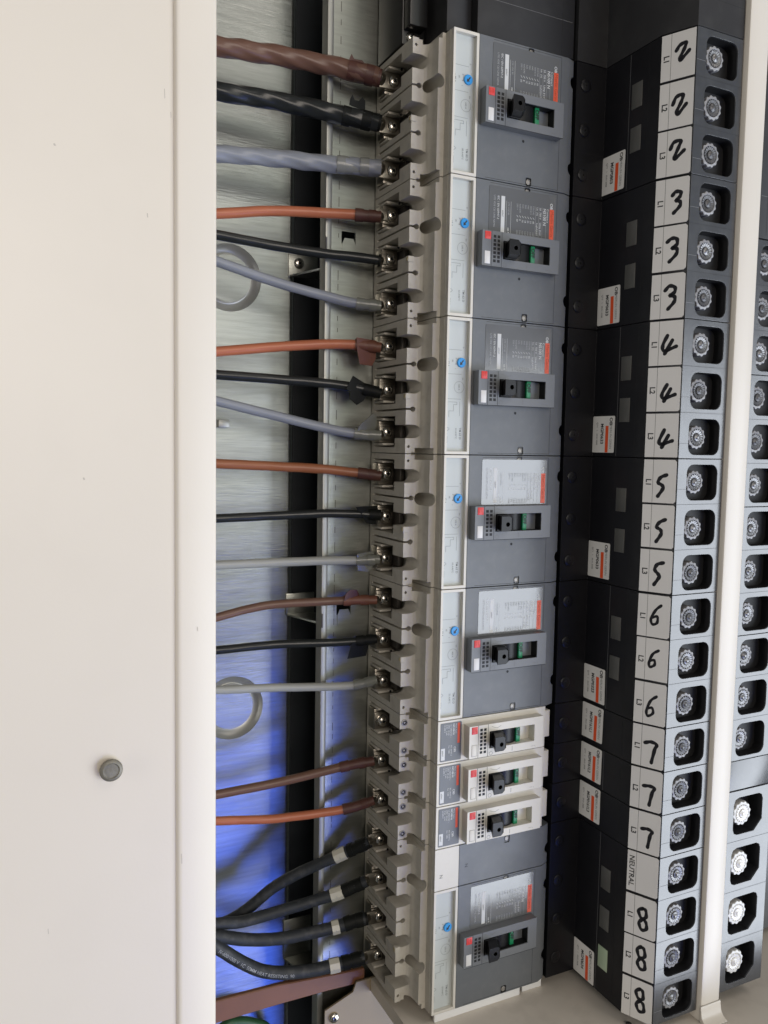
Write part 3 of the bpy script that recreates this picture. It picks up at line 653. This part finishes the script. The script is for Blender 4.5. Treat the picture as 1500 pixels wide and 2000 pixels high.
def busbar_unit(zt, n, txts, digit, code, label, wins, seed, green=None, group='black busbar outlet units'):
    rnd = random.Random(seed)
    t = thing('busbar_unit', label, 'busbar unit', (XS, 0, zt), group)
    T = lambda mb: (setattr(mb, 'v', [(x-XS, y, z) for x, y, z in mb.v]), mb)[1]
    h = 35*n
    mb = MB(); mb.prism([(114.8, 88), (114.8, 1.0), (XS, 1.0), (XS, YM), (XF-0.4, YF+0.6), (XF, YF+11.0), (XR, YF+11.0), (XR, 88)], 'z', -0.3, -h+0.3, 'chassis_black')
    d = front(mb, 0, 1.0, 0)
    for k in range(1, n): d.rect(35*k-.12, 35*k+.12, 115.5, XS-.5, 'seam_dark')
    ds = Decal(mb, (XS, 0, 0), (0, 0, -1), (0, -1, 0))
    ds.rect(0.6, h-0.6, 27.6, 27.9, 'seam_light' if seed % 2 else 'seam_dark'); ds.rect(0.6, h-0.6, 48.2, 48.5, 'seam_dark')
    for k in range(1, n): ds.rect(35*k-.12, 35*k+.12, 0.8, 27, 'seam_dark')
    T(mb).build('housing', t)
    mb = MB()
    prof = [(XF, -0.3), (XR, -0.3), (XR, -h+0.3), (XF, -h+0.3)]
    hs = [rrect(165.3, 197.6, -35*k-32.0, -35*k-4.4, 6.5, 5) for k in range(n)]
    mb.prism(prof, 'y', YF, YF+10.5, 'front_black', holes=hs)
    d = front(mb, 0, YF, 0)
    for k in range(n):
        if k: d.rect(35*k-.14, 35*k+.14, XF+.2, XR-.2, 'seam_dark')
        d.rect(35*k+23.2, 35*k+23.5, XF+.3, 165.2, 'seam_light')
    T(mb).build('front_plate', t)
    mb = MB()
    for k in range(n): mb.prism(rrect(165.5, 197.4, -35*k-31.8, -35*k-4.6, 6.4, 5), 'y', YF+1.2, YF+9.5, 'cavity_black', caps=(False, True))
    T(mb)
    # the sockets are one moulded insert behind the front plate
    mb.build('socket_insert', t)
    for k in range(n):
        socket_screw(t, 176.4-XS+rnd.uniform(-.5, .5), YF+3.4, -35*k-18.3+rnd.uniform(-.6, .6), 8.8, False, rnd)
        label_plate_local(t, -35*k, txts[k], digit if txts[k] != 'NEUTRAL' else None, rnd)
        mb = MB(); pan_screw(mb, (124.0, 0.8, -35*k-17.5), 5.0, 0.9, 'chassis_black', rnd.uniform(0.2, 1.2), slot='cavity_black'); T(mb).build('cover_screw', t)
    for i, w in enumerate(wins):
        mb = MB(); mb.box(XS-0.5, XS+0.4, -30.5, -41.8, w+10.2, w-8.8, 'window_tab_green' if green == i else 'window_tab', 0.15)
        T(mb).build('window_tab', t)
    # maker sticker on the side wall
    mb = MB(); sz = -h+33.2 if n > 1 else -1.2
    if n == 4: sz = -h+31.6
    d = Decal(mb, (XS, 0, sz+rnd.uniform(-.6, .6)), (0, rnd.uniform(-.02, .02), -1), (0, -1, 0))
    d.poly([(0.8, -1.0), (29.2, -1.2), (30, -0.2), (30, 24.6), (29.2, 25.4), (0.8, 25.4), (0, 24.6), (0, -0.2)], 'sticker_paper', 0.16, 0.14)
    d.rect(8.0, 29.8, 14.6, 18.2, 'sticker_orange', 0.2); d.text('OB', 1.2, 19.5, 4.6, 'print_black', bold=0.03, l=0.22); d.text('MERLIN GERIN', 7.4, 20.0, 3.4, 'print_grey', l=0.22, sx=0.88)
    d.text(code, 6.0, 9.0, 4.6, 'print_black', bold=0.03, l=0.22, sx=0.92 if len(code) < 8 else 0.8); d.text('QTY   1   30.01.2008', 5.0, 3.6, 2.4, 'print_black', l=0.22, sx=0.9)
    T(mb).build('maker_sticker', t)
    return t
def label_plate_local(t, zt, txt, digit, rnd):
    label_plate(t, zt, txt, digit, rnd)
    for ob in t.children:
        if ob.type == 'MESH' and ob.name.startswith('label') and 'shifted' not in ob.data.keys():
            for v in ob.data.vertices: v.co.x -= XS*S
            ob.data['shifted'] = 1
L3 = ['L1', 'L2', 'L3']
W2 = (-35.0, -68.0)
busbar_unit(0, 3, L3, '2', 'MGP0803', 'topmost black busbar unit, its three white labels each marked 2 by hand', W2, 11)
busbar_unit(-105, 3, L3, '3', 'MGP0633', 'black busbar unit whose three white labels are each marked 3', W2, 12)
busbar_unit(-210, 3, L3, '4', 'MGP0633', 'black busbar unit whose three white labels are each marked 4', W2, 13)
busbar_unit(-315, 3, L3, '5', 'MGP0633', 'black busbar unit whose three white labels are each marked 5', W2, 14)
busbar_unit(-420, 3, L3, '6', 'MGP0323', 'black busbar unit whose three white labels are each marked 6', W2, 15)
busbar_unit(-525, 1, ['L1'], '7', 'MGP0161L1', 'single black busbar unit with label L1 marked 7, just below the 6 labels', (), 16)
busbar_unit(-560, 1, ['L2'], '7', 'MGP0161L2', 'single black busbar unit with label L2 marked 7', (), 17)
busbar_unit(-595, 1, ['L3'], '7', 'MGP0161L3', 'single black busbar unit with label L3 marked 7, just above the NEUTRAL label', (), 18)
busbar_unit(-630, 4, ['NEUTRAL', 'L1', 'L2', 'L3'], '8', 'MGP0634', 'bottom black busbar unit with a NEUTRAL label and three labels marked 8', (-38.5, -73.0, -108), 19, green=2)
# blank upper end of the same stack
mb = MB(); mb.prism([(114.8, 88), (114.8, 1.0), (XS, 1.0), (XS, YM), (XF, YF), (XR, YF), (XR, 88)], 'z', 0.3, 190, 'blank_black')
d = front(mb, 0, YF, 190); d.rect(160.3, 160.7, XF+1, XR-1, 'seam_light'); d.rect(168, 168.3, XF+1, XR-1, 'seam_dark')
tag(mb.build('blanking_block'), 'blank black block on top of the busbar stack, above the labels marked 2', 'blanking block')

# ------------------------------------------------------------------ cream divider strip
dv = thing('divider_strip', 'upright cream painted metal strip between the two rows of screw sockets', 'divider strip', (214, 0, -778))
mb = MB(); mb.prism([(203.9, 60), (203.9, -86.0), (204.6, -87.8), (206.4, -88.3), (223.4, -88.3), (225.0, -87.6), (225.6, -86.0), (225.6, 60)], 'z', 200, -777.8, 'trim_paint')
mb.v = [(x-214, y, z+778) for x, y, z in mb.v]; mb.build('strip', dv)
mb = MB(); mb.prism([(0, -777.9), (9, -777.9), (4, -776.2), (1.6, -773), (0.4, -766), (0, -764)], 'x', 203.5, 226.0, 'trim_paint')
mb.v = [(x-214, -88.4-y, z+778) for x, y, z in mb.v]; mb.build('foot', dv)

# ------------------------------------------------------------------ second stack beyond the strip
def far_unit(zt, n, pitch, label, seed, bright=False):
    rnd = random.Random(seed); X0, X1 = 229.2, 277.0 if not bright else 279.0
    t = thing('busbar_unit', label, 'busbar unit', (X0, 0, zt), 'busbar units beyond the cream strip')
    T = lambda mb: (setattr(mb, 'v', [(x-X0, y, z) for x, y, z in mb.v]), mb)[1]
    h = pitch*n; yf = YF
    mb = MB(); mb.prism([(X0, 88), (X0, yf+15.5), (X1, yf+15.5), (X1, -30), (X1+30, -10), (X1+30, 88)], 'z', -0.3, -h+0.3, 'chassis_black'); T(mb).build('housing', t)
    mb = MB(); hs = []; hh = 13.9 if not bright else 16.0; hw = (X0+4.4, X0+37.5) if not bright else (X0+6.2, X0+40.2)
    for k in range(n):
        c = -pitch*(k+.5)-0.4
        if bright:
            x0, x1 = hw; q = 9
            hs.append([(x1-5, c+hh), (x0+6, c+hh), (x0+1.6, c+hh-1.6), (x0, c+hh-6), (x0, c-hh+5), (x0+1.5, c-hh+1.5), (x0+5, c-hh), (x1-q, c-hh), (x1, c-hh+q), (x1, c+hh-5), (x1-1.5, c+hh-1.5)])
        else: hs.append(rrect(hw[0], hw[1], c-hh, c+hh, 6.5, 5))
    mb.prism([(X0, -0.3), (X1, -0.3), (X1, -h+0.3), (X0, -h+0.3)], 'y', yf, yf+15.2, 'front_black', holes=hs)
    d = front(mb, 0, yf, 0)
    for k in range(1, n): d.rect(pitch*k-.14, pitch*k+.14, X0+.2, X1-.2, 'seam_dark')
    T(mb).build('front_plate', t)
    mb = MB()
    for k in range(n): cx_ = sum(q[0] for q in hs[k])/len(hs[k]); cz_ = sum(q[1] for q in hs[k])/len(hs[k]); mb.prism([(cx_+(q[0]-cx_)*.985, cz_+(q[1]-cz_)*.985) for q in hs[k]], 'y', yf+1.2, yf+(9.5 if not bright else 14), 'cavity_black', caps=(False, True))
    T(mb).build('socket_insert', t)
    for k in range(n):
        xx = 243.6 if not bright else 251.2
        socket_screw(t, xx-X0-3.0+rnd.uniform(-.5, .5), yf+3.4, -pitch*(k+.5)-0.2, 8.8 if not bright else 10.0, bright, rnd)
far_unit(-143, 3, 35, 'uppermost socket block beyond the cream strip, level with the labels marked 3', 31)
far_unit(-248, 3, 35, 'second socket block down beyond the cream strip, level with the labels marked 4', 32)
far_unit(-353, 3, 35, 'third socket block down beyond the cream strip, level with the labels marked 5', 33)
far_unit(-458, 3, 35, 'socket block beyond the cream strip just above the plain grey filler plate', 34)
mb = MB(); mb.box(229.2, 277, YF+0.4, 60, -563.5, -588.5, 'front_black', 0.4)
tag(mb.build('filler_plate'), 'plain grey filler plate in the stack beyond the cream strip', 'filler plate')
far_unit(-589, 4, 43.5, 'bottom socket block of four larger sockets with bright white screw rings', 35, bright=True)
mb = MB(); mb.box(229.2, 277, YF-0.2, 60, -142.4, 190, 'blank_black', 0.4)
d = front(mb, 229.2, YF-0.2, 190); d.rect(300, 300.3, 1, 47, 'seam_light'); d.rect(40, 330, 8, 8.3, 'seam_dark')
tag(mb.build('blanking_block'), 'blank black block at the top of the stack beyond the cream strip', 'blanking block')
mb = MB(); mb.box(308, 460, -26, 88, -640, -770, 'cover_grey', 0.8); mb.box(308, 460, -26, 88, -200, -636, 'cover_grey', 0.8)
tag(mb.build('circuit_breaker'), 'slate grey breaker mostly out of sight beyond the sockets with white screw rings', 'circuit breaker')

# ------------------------------------------------------------------ cables
PTS = {
'c1':[(-151.5,98.0,-7.3),(-108.7,92.4,-6.6),(-71.4,82.8,-9.5),(-41.6,72.6,-14.3),(-27.3,67.0,-17.2)],
'c2':[(-151.4,98.0,-40.3),(-108.5,92.4,-40.8),(-70.9,82.8,-44.9),(-41.0,72.6,-49.6),(-26.7,67.0,-52.4)],
'c3':[(-151.4,98.0,-86.7),(-108.2,92.4,-84.6),(-70.5,82.8,-85.3),(-40.4,72.6,-86.3),(-26.0,67.0,-86.7)],
'c4':[(-151.3,98.0,-131.8),(-107.9,92.4,-125.2),(-70.0,82.8,-123.9),(-44.9,74.5,-123.9),(-25.3,67.0,-124.9)],
'c5':[(-151.3,98.0,-147.9),(-107.7,92.4,-151.9),(-69.6,82.8,-155.5),(-39.2,72.6,-157.6),(-24.7,67.0,-159.4)],
'c6':[(-151.3,98.0,-168.1),(-107.5,92.4,-179.8),(-69.2,82.8,-188.6),(-42.8,74.1,-194.0),(-24.0,67.0,-195.3)],
'c7':[(-150.1,98.0,-237.4),(-107.1,92.6,-231.6),(-68.7,82.9,-227.8),(-43.3,74.5,-227.2),(-23.4,67.0,-228.8)],
'c8':[(-150.1,98.0,-255.5),(-107.0,92.6,-256.9),(-68.3,82.9,-258.9),(-42.8,74.5,-261.8),(-22.7,67.0,-266.0)],
'c9':[(-150.1,98.0,-276.4),(-106.8,92.6,-285.9),(-67.9,82.9,-294.7),(-41.1,74.2,-299.5),(-22.0,67.0,-300.4)],
'c10':[(-150.0,98.0,-325.5),(-106.5,92.6,-327.2),(-67.5,82.9,-329.0),(-39.5,73.8,-331.9),(-21.4,67.0,-334.0)],
'c11':[(-150.0,98.0,-369.2),(-106.2,92.6,-367.6),(-67.0,82.9,-365.8),(-40.1,74.2,-365.9),(-20.8,67.0,-366.6)],
'c12':[(-149.9,98.0,-406.8),(-106.0,92.5,-406.1),(-66.7,82.7,-405.1),(-39.6,73.8,-404.8),(-21.4,67.0,-403.8)],
'c13':[(-149.9,98.0,-449.0),(-127.8,96.1,-444.3),(-105.8,92.4,-441.0),(-66.4,82.2,-439.4),(-51.2,77.3,-438.8),(-23.3,67.0,-437.9)],
'c14':[(-149.9,98.0,-476.3),(-105.6,92.4,-474.6),(-66.0,82.2,-474.3),(-48.6,76.6,-473.9),(-22.7,67.0,-471.5)],
'c15':[(-149.8,98.0,-509.3),(-105.3,92.4,-510.9),(-65.5,82.2,-511.9),(-40.4,73.9,-511.1),(-22.0,67.0,-506.5)],
'c16':[(-151.2,98.0,-596.8),(-100.0,91.0,-592.2),(-50.6,77.0,-582.1),(-23.3,67.0,-576.7)],
'c17':[(-151.2,98.0,-619.1),(-130.3,96.3,-621.6),(-99.8,91.0,-623.6),(-47.7,76.2,-619.2),(-22.7,67.0,-611.7)],
'c18':[(-147.5,112.0,-717.6),(-136.2,111.1,-715.3),(-120.1,108.2,-706.3),(-101.8,103.3,-691.3),(-81.6,96.0,-678.9),(-47.1,79.5,-660.4),(-38.2,74.4,-655.5),(-26.3,67.0,-647.9)],
'c19':[(-151.1,98.0,-707.6),(-130.1,96.2,-709.9),(-99.4,90.4,-705.1),(-75.0,83.8,-699.5),(-52.2,76.2,-692.9),(-39.1,71.3,-687.4),(-28.5,67.0,-682.3)],
'c20':[(-152.6,92.0,-714.6),(-125.5,89.8,-723.4),(-100.7,85.9,-726.6),(-76.0,80.6,-725.1),(-53.1,74.7,-721.8),(-38.9,70.6,-718.1),(-27.2,67.0,-716.4)],
'c21':[(-153.7,88.0,-721.2),(-138.9,87.3,-734.4),(-120.3,85.4,-748.0),(-101.6,82.7,-754.8),(-76.6,78.1,-757.0),(-55.2,73.5,-755.3),(-38.9,69.5,-752.7),(-29.5,67.0,-751.3)],
}
def resample(pts, step=2.0):
    mb = MB(); return mb.tube(pts, 1, 'sheath_black', n=3, step=step)
def cut(path, x0, x1): return [p for p in path if x0 <= p.x <= x1]
def flap(parent, base, U, V, pts, mt, thick=0.5, curl=0.0):
    # a loose tongue of tape: outline pts (u,v) bent out of its plane
    mb = MB(); U = Vector(U).normalized(); V = Vector(V).normalized(); N = U.cross(V); n = len(pts)
    f = lambda u, v, l: Vector(base)+U*u+V*v+N*(l+curl*v*v*0.05+0.4*math.sin(u*0.9))
    vs = [f(u, v, 0) for u, v in pts]+[f(u, v, -thick) for u, v in pts]
    mb.add(vs, [tuple(range(n)), tuple(range(2*n-1, n-1, -1))]+[(i, n+i, n+(i+1) % n, (i+1) % n) for i in range(n)], mt)
    mb.build('tape_flap', parent)
def cable(key, r, mt, tape, x_t, label, group=None, thick=False, zt=None, tr=1.12, lug=True, sleeve=None, flaps=(), amp=0.012):
    pts = PTS[key]; o = thing('cable', label, 'cable', pts[-1], group)
    O = Vector(pts[-1])
    loc = lambda mb: (setattr(mb, 'v', [tuple(Vector(p)-O) for p in mb.v]), mb)[1]
    p0, p1 = Vector(pts[0]), Vector(pts[1]); ext = p0+(p0-p1).normalized()*110
    full = [ext]+[Vector(p) for p in pts]
    path = resample(full)
    mb = MB()
    if thick: mb.tube(path[::2], r, mt, n=28, step=2, lobes=5, twist=0.05, amp=0.046, noise=0.03)
    else: mb.tube(path[::2], r, mt, n=16, step=2, lobes=5, twist=0.05, amp=amp, noise=0.012)
    loc(mb).build('sheath', o)
    if tape:
        seg = cut(path, x_t, 1e9)
        mb = MB(); mb.tube(seg, lambda t: r*tr*(1.0-0.10*t)+0.25, tape, n=18, step=1.5, noise=0.05)
        for k in (0.02, 0.55):
            i = int(k*(len(seg)-1)); mb.tube([seg[i], seg[min(i+3, len(seg)-1)]], r*tr+0.55, tape, n=18, step=2, noise=0.03)
        loc(mb).build('tape_wrap', o)
    if sleeve:
        xs0, xs1 = sleeve; seg = cut(path, xs0, xs1)
        mb = MB(); mb.tube(seg, r+0.9, 'marker_sleeve', n=8, step=1.5)
        c_ = seg[len(seg)//2]
        d = Decal(mb, c_+Vector((-1, -r-1.0, 0.5)), (1, 0, 0), (0, 0, 1)); d.text('L', -2, -1, 2.6, 'print_dim', l=0.1)
        loc(mb).build('marker_sleeve', o)
    if lug:
        e = Vector(pts[-1]); zc = zt if zt is not None else e.z
        mb = MB(); mb.tube([e+Vector((-3, 0, 0)), e+Vector((1.0, 1.5, (zc-e.z)*.4))], r*0.62+0.8, 'clamp_metal', n=14)
        mb.box(e.x-1, -9.5, 67.4, 69.1, zc-min(r+.5, 6.3), zc+min(r+.5, 6.3), 'clamp_metal', 0.4)
        loc(mb).build('lug', o)
    for f in flaps: fl = flap(o, Vector(f[0])-O, f[1], f[2], f[3], f[4], 0.6, f[5] if len(f) > 5 else 0)
    return o
UX, UZ, UN = (1, 0, 0), (0, 0, 1), (0, 0, -1)
G = 'feed cables on the breaker terminals'
cable('c1', 7.3, 'sheath_brown', 'tape_brown', -54, 'thick twisted brown cable at the top with a torn tape edge', G, True, -17.5, 0.98,
      flaps=[((-53, 71, -7.0), UX, UZ, [(0, -1), (17, -5), (18, -1.5), (13, 0.5), (11, 2.0), (4, 1.6), (1.5, 4.6), (0, 1)], 'tape_brown', 0.3)])
cable('c2', 7.0, 'sheath_black', 'tape_black', -57, 'thick twisted black cable between the brown and grey thick ones', G, True, -52.5, 0.98,
      flaps=[((-53, 70, -39.5), UX, UZ, [(0, -2), (13.5, -4), (13.6, 3.5), (10.6, 5.6), (8.0, 2.4), (4.6, 2.6), (2.0, 5.8), (0.6, 2.6)], 'tape_black', 0.6)])
cable('c3', 6.5, 'sheath_grey', 'tape_grey', -60, 'thick twisted grey cable on the lowest pole of the topmost breaker', G, True, -87.5, 0.99)
cable('c4', 4.1, 'sheath_orange', 'tape_brown', -45, 'straight orange cable nearest the top, just above the upper round knockout', G, zt=-122.5)
cable('c5', 3.9, 'sheath_black', 'tape_black', -28, 'slim black cable sloping down above the grey cable that crosses the upper knockout', G, zt=-157.5)
cable('c6', 4.0, 'sheath_grey', 'tape_clear', -43, 'slim grey cable sloping down across the upper round knockout', G, zt=-192.5)
cable('c7', 4.0, 'sheath_orange', 'tape_red', -44, 'orange cable ending in a wide hanging flag of brown tape', G, zt=-227.5,
      flaps=[((-44.5, 69, -224), UX, UN, [(0, -2), (17.5, -0.6), (18, 14), (16, 19.6), (4.5, 19.0), (2.5, 13), (1.0, 8)], 'tape_red', 0.2)])
cable('c8', 3.9, 'sheath_black', 'tape_black', -38, 'black cable with a crumpled black tape flag at its end', G, zt=-262.5,
      flaps=[((-50, 71, -256), (0.92, 0, -0.38), (-0.3, -0.2, -0.92), [(3, -5), (20, -3), (18, 10), (14, 15), (6, 13.5), (4, 8.6), (0, 8.0)], 'tape_black', 0.4)])
cable('c9', 3.9, 'sheath_grey', 'tape_clear', -43, 'grey cable sloping down to a crumpled clear tape end', G, zt=-297.5,
      flaps=[((-43, 70, -298), (1, 0, 0.15), (0.1, -0.1, 1), [(0, -1), (17, -2), (17.5, 6), (14, 13), (10, 14.5), (7, 9), (3, 7)], 'tape_clear', 0.5)])
cable('c10', 3.9, 'sheath_rust', 'tape_brown', -40, 'rusty orange cable midway down with a dark brown taped end', G, zt=-332.5)
cable('c11', 3.6, 'sheath_black', 'tape_black', -30, 'black cable passing level into a folded slanting black tape end', G, zt=-367.5,
      flaps=[((-43, 70, -364), UX, UN, [(0, -4.4), (20, -5), (20, 11), (11, 10), (5, 1.5)], 'tape_black', 0.2)])
cable('c12', 3.7, 'sheath_pale', 'tape_clear', -41, 'pale grey level cable with a translucent tape flag', G, zt=-402.5,
      flaps=[((-41, 70, -401), UX, UN, [(0, -2), (15, -4), (17, 6), (12, 14), (2, 12)], 'tape_clear', 0.3)])
cable('c13', 3.5, 'sheath_umber', 'tape_red', -51, 'dull brown cable bending up to a round red tape tab', G, zt=-437.5,
      flaps=[((-51, 72, -437), UX, UZ, [(0, -1), (13, -1.5), (13.5, 4), (10.5, 8), (5, 8.4), (1, 5)], 'tape_brown', 0.6)])
cable('c14', 3.5, 'sheath_black', 'tape_black', -40, 'black cable with a square black tape flag hanging under it', G, zt=-472.5,
      flaps=[((-47, 71, -474), UX, UN, [(3, 0), (20, -4), (17, 12.5), (0, 13.5)], 'tape_black', 0.2)])
cable('c15', 3.5, 'sheath_pale', 'tape_clear', -41, 'pale grey cable crossing the lower round knockout', G, zt=-507.5)
cable('c16', 3.7, 'sheath_umber', 'tape_brown', -51, 'dull brown cable rising to the middle beige single breaker', G, zt=-577.5)
cable('c17', 3.6, 'sheath_orange', 'tape_brown', -48, 'orange cable rising to the lowest beige single breaker', G, zt=-612.5)
G2 = 'black rubber cables with marker sleeves'
cable('c18', 4.9, 'sheath_rubber', 'tape_black', -42, 'uppermost of four black rubber cables, rising steeply to the N pole', G2, zt=-647.5, sleeve=(-52.5, -42.5), tr=1.05)
cable('c19', 4.9, 'sheath_rubber', 'tape_black', -48, 'second of four black rubber cables with a marker sleeve', G2, zt=-682.5, sleeve=(-57.5, -47.5), tr=1.05)
cable('c20', 5.2, 'sheath_rubber', 'tape_black', -48, 'third of four black rubber cables with a marker sleeve', G2, zt=-717.5, sleeve=(-58.5, -48.5), tr=1.05)
c21 = cable('c21', 5.4, 'sheath_rubber', 'tape_black', -50, 'lowest of four black rubber cables, sagging, with white print along it', G2, zt=-752.5, sleeve=(-61, -50.5), tr=1.05)
# print running along the lowest rubber cable
mb = MB(); path = resample([Vector(p) for p in PTS['c21']], 1.0); O = Vector(PTS['c21'][-1])
s = 'IV-600/1000 V  1C  50MM HEAT RESISTING  90'; vs, fs, w = text_geo(s, 0.005)
acc = [0]
for a, b in zip(path, path[1:]): acc.append(acc[-1]+(b-a).length)
k = 4.0; off = 1.0; VV = []
for u, v in vs:
    t = off+u*k*0.92; i = max(0, min(len(acc)-2, next((j for j, q in enumerate(acc) if q > t), len(acc)-1)-1))
    p = path[i].lerp(path[i+1], (t-acc[i])/max(1e-6, acc[i+1]-acc[i])); d_ = (path[i+1]-path[i]).normalized()
    up = Vector((-d_.z, 0, d_.x)).normalized(); q = (v*k-1.3)/5.6; th = max(-1.2, min(1.2, q))
    VV.append(p+up*5.65*math.sin(th)+Vector((0, -1, 0))*5.65*math.cos(th)-O)
mb.add(VV, fs, 'print_dim'); mb.build('printed_text', c21)
# brown flat bar and green earth wire at the bottom
mb = MB(); P = [(-300, 88, -785), (-154.6, 84.6, -773.8), (-101, 83.4, -773.4), (-61, 82.2, -774.6), (-24, 81.0, -776.2)]
vs = []; fs = []
for i, (x, y, z) in enumerate(P):
    hh = (10.8, 9.7, 8.8, 7.2, 6.4)[i]
    for a, b in ((-2.4, hh-.8), (-1.6, hh), (1.6, hh), (2.4, hh-.8), (2.4, -hh+.8), (1.6, -hh), (-1.6, -hh), (-2.4, -hh+.8)): vs.append((x, y+a, z+b))
for i in range(len(P)-1):
    for k_ in range(8): fs.append((i*8+k_, i*8+(k_+1) % 8, (i+1)*8+(k_+1) % 8, (i+1)*8+k_))
fs += [tuple(range(8)), tuple(range(39, 31, -1))]; mb.add(vs, fs, 'bar_brown')
tag(mb.build('flat_bar'), 'flat brown insulated bar running below the black rubber cables', 'flat bar')
mb = MB(); mb.tube([(-190, 118, -840), (-141, 121, -818), (-128, 121, -816), (-112, 121, -822), (-98, 121, -833), (-90, 121, -860)], 4.2, 'sheath_green', n=12)
tag(mb.build('earth_wire'), 'green earth wire looping below the flat brown bar', 'wire')
# loose fixings on the pan
mb = MB(); pan_screw(mb, (-54, 75.2, -804), 4.6, 3.0, 'screw_steel', 0.3); tag(mb.build('pan_screw'), 'round headed screw in the beige pan below the flat brown bar', 'screw')
mb = MB(); mb.lathe((148, -66, -777.9), [(2.4, 0), (2.4, 1.2), (1.5, 1.8), (0, 1.8)], 'dark_metal', 14, axis='z'); tag(mb.build('rivet'), 'small dark rivet in the pan under the bottom busbar unit', 'rivet')
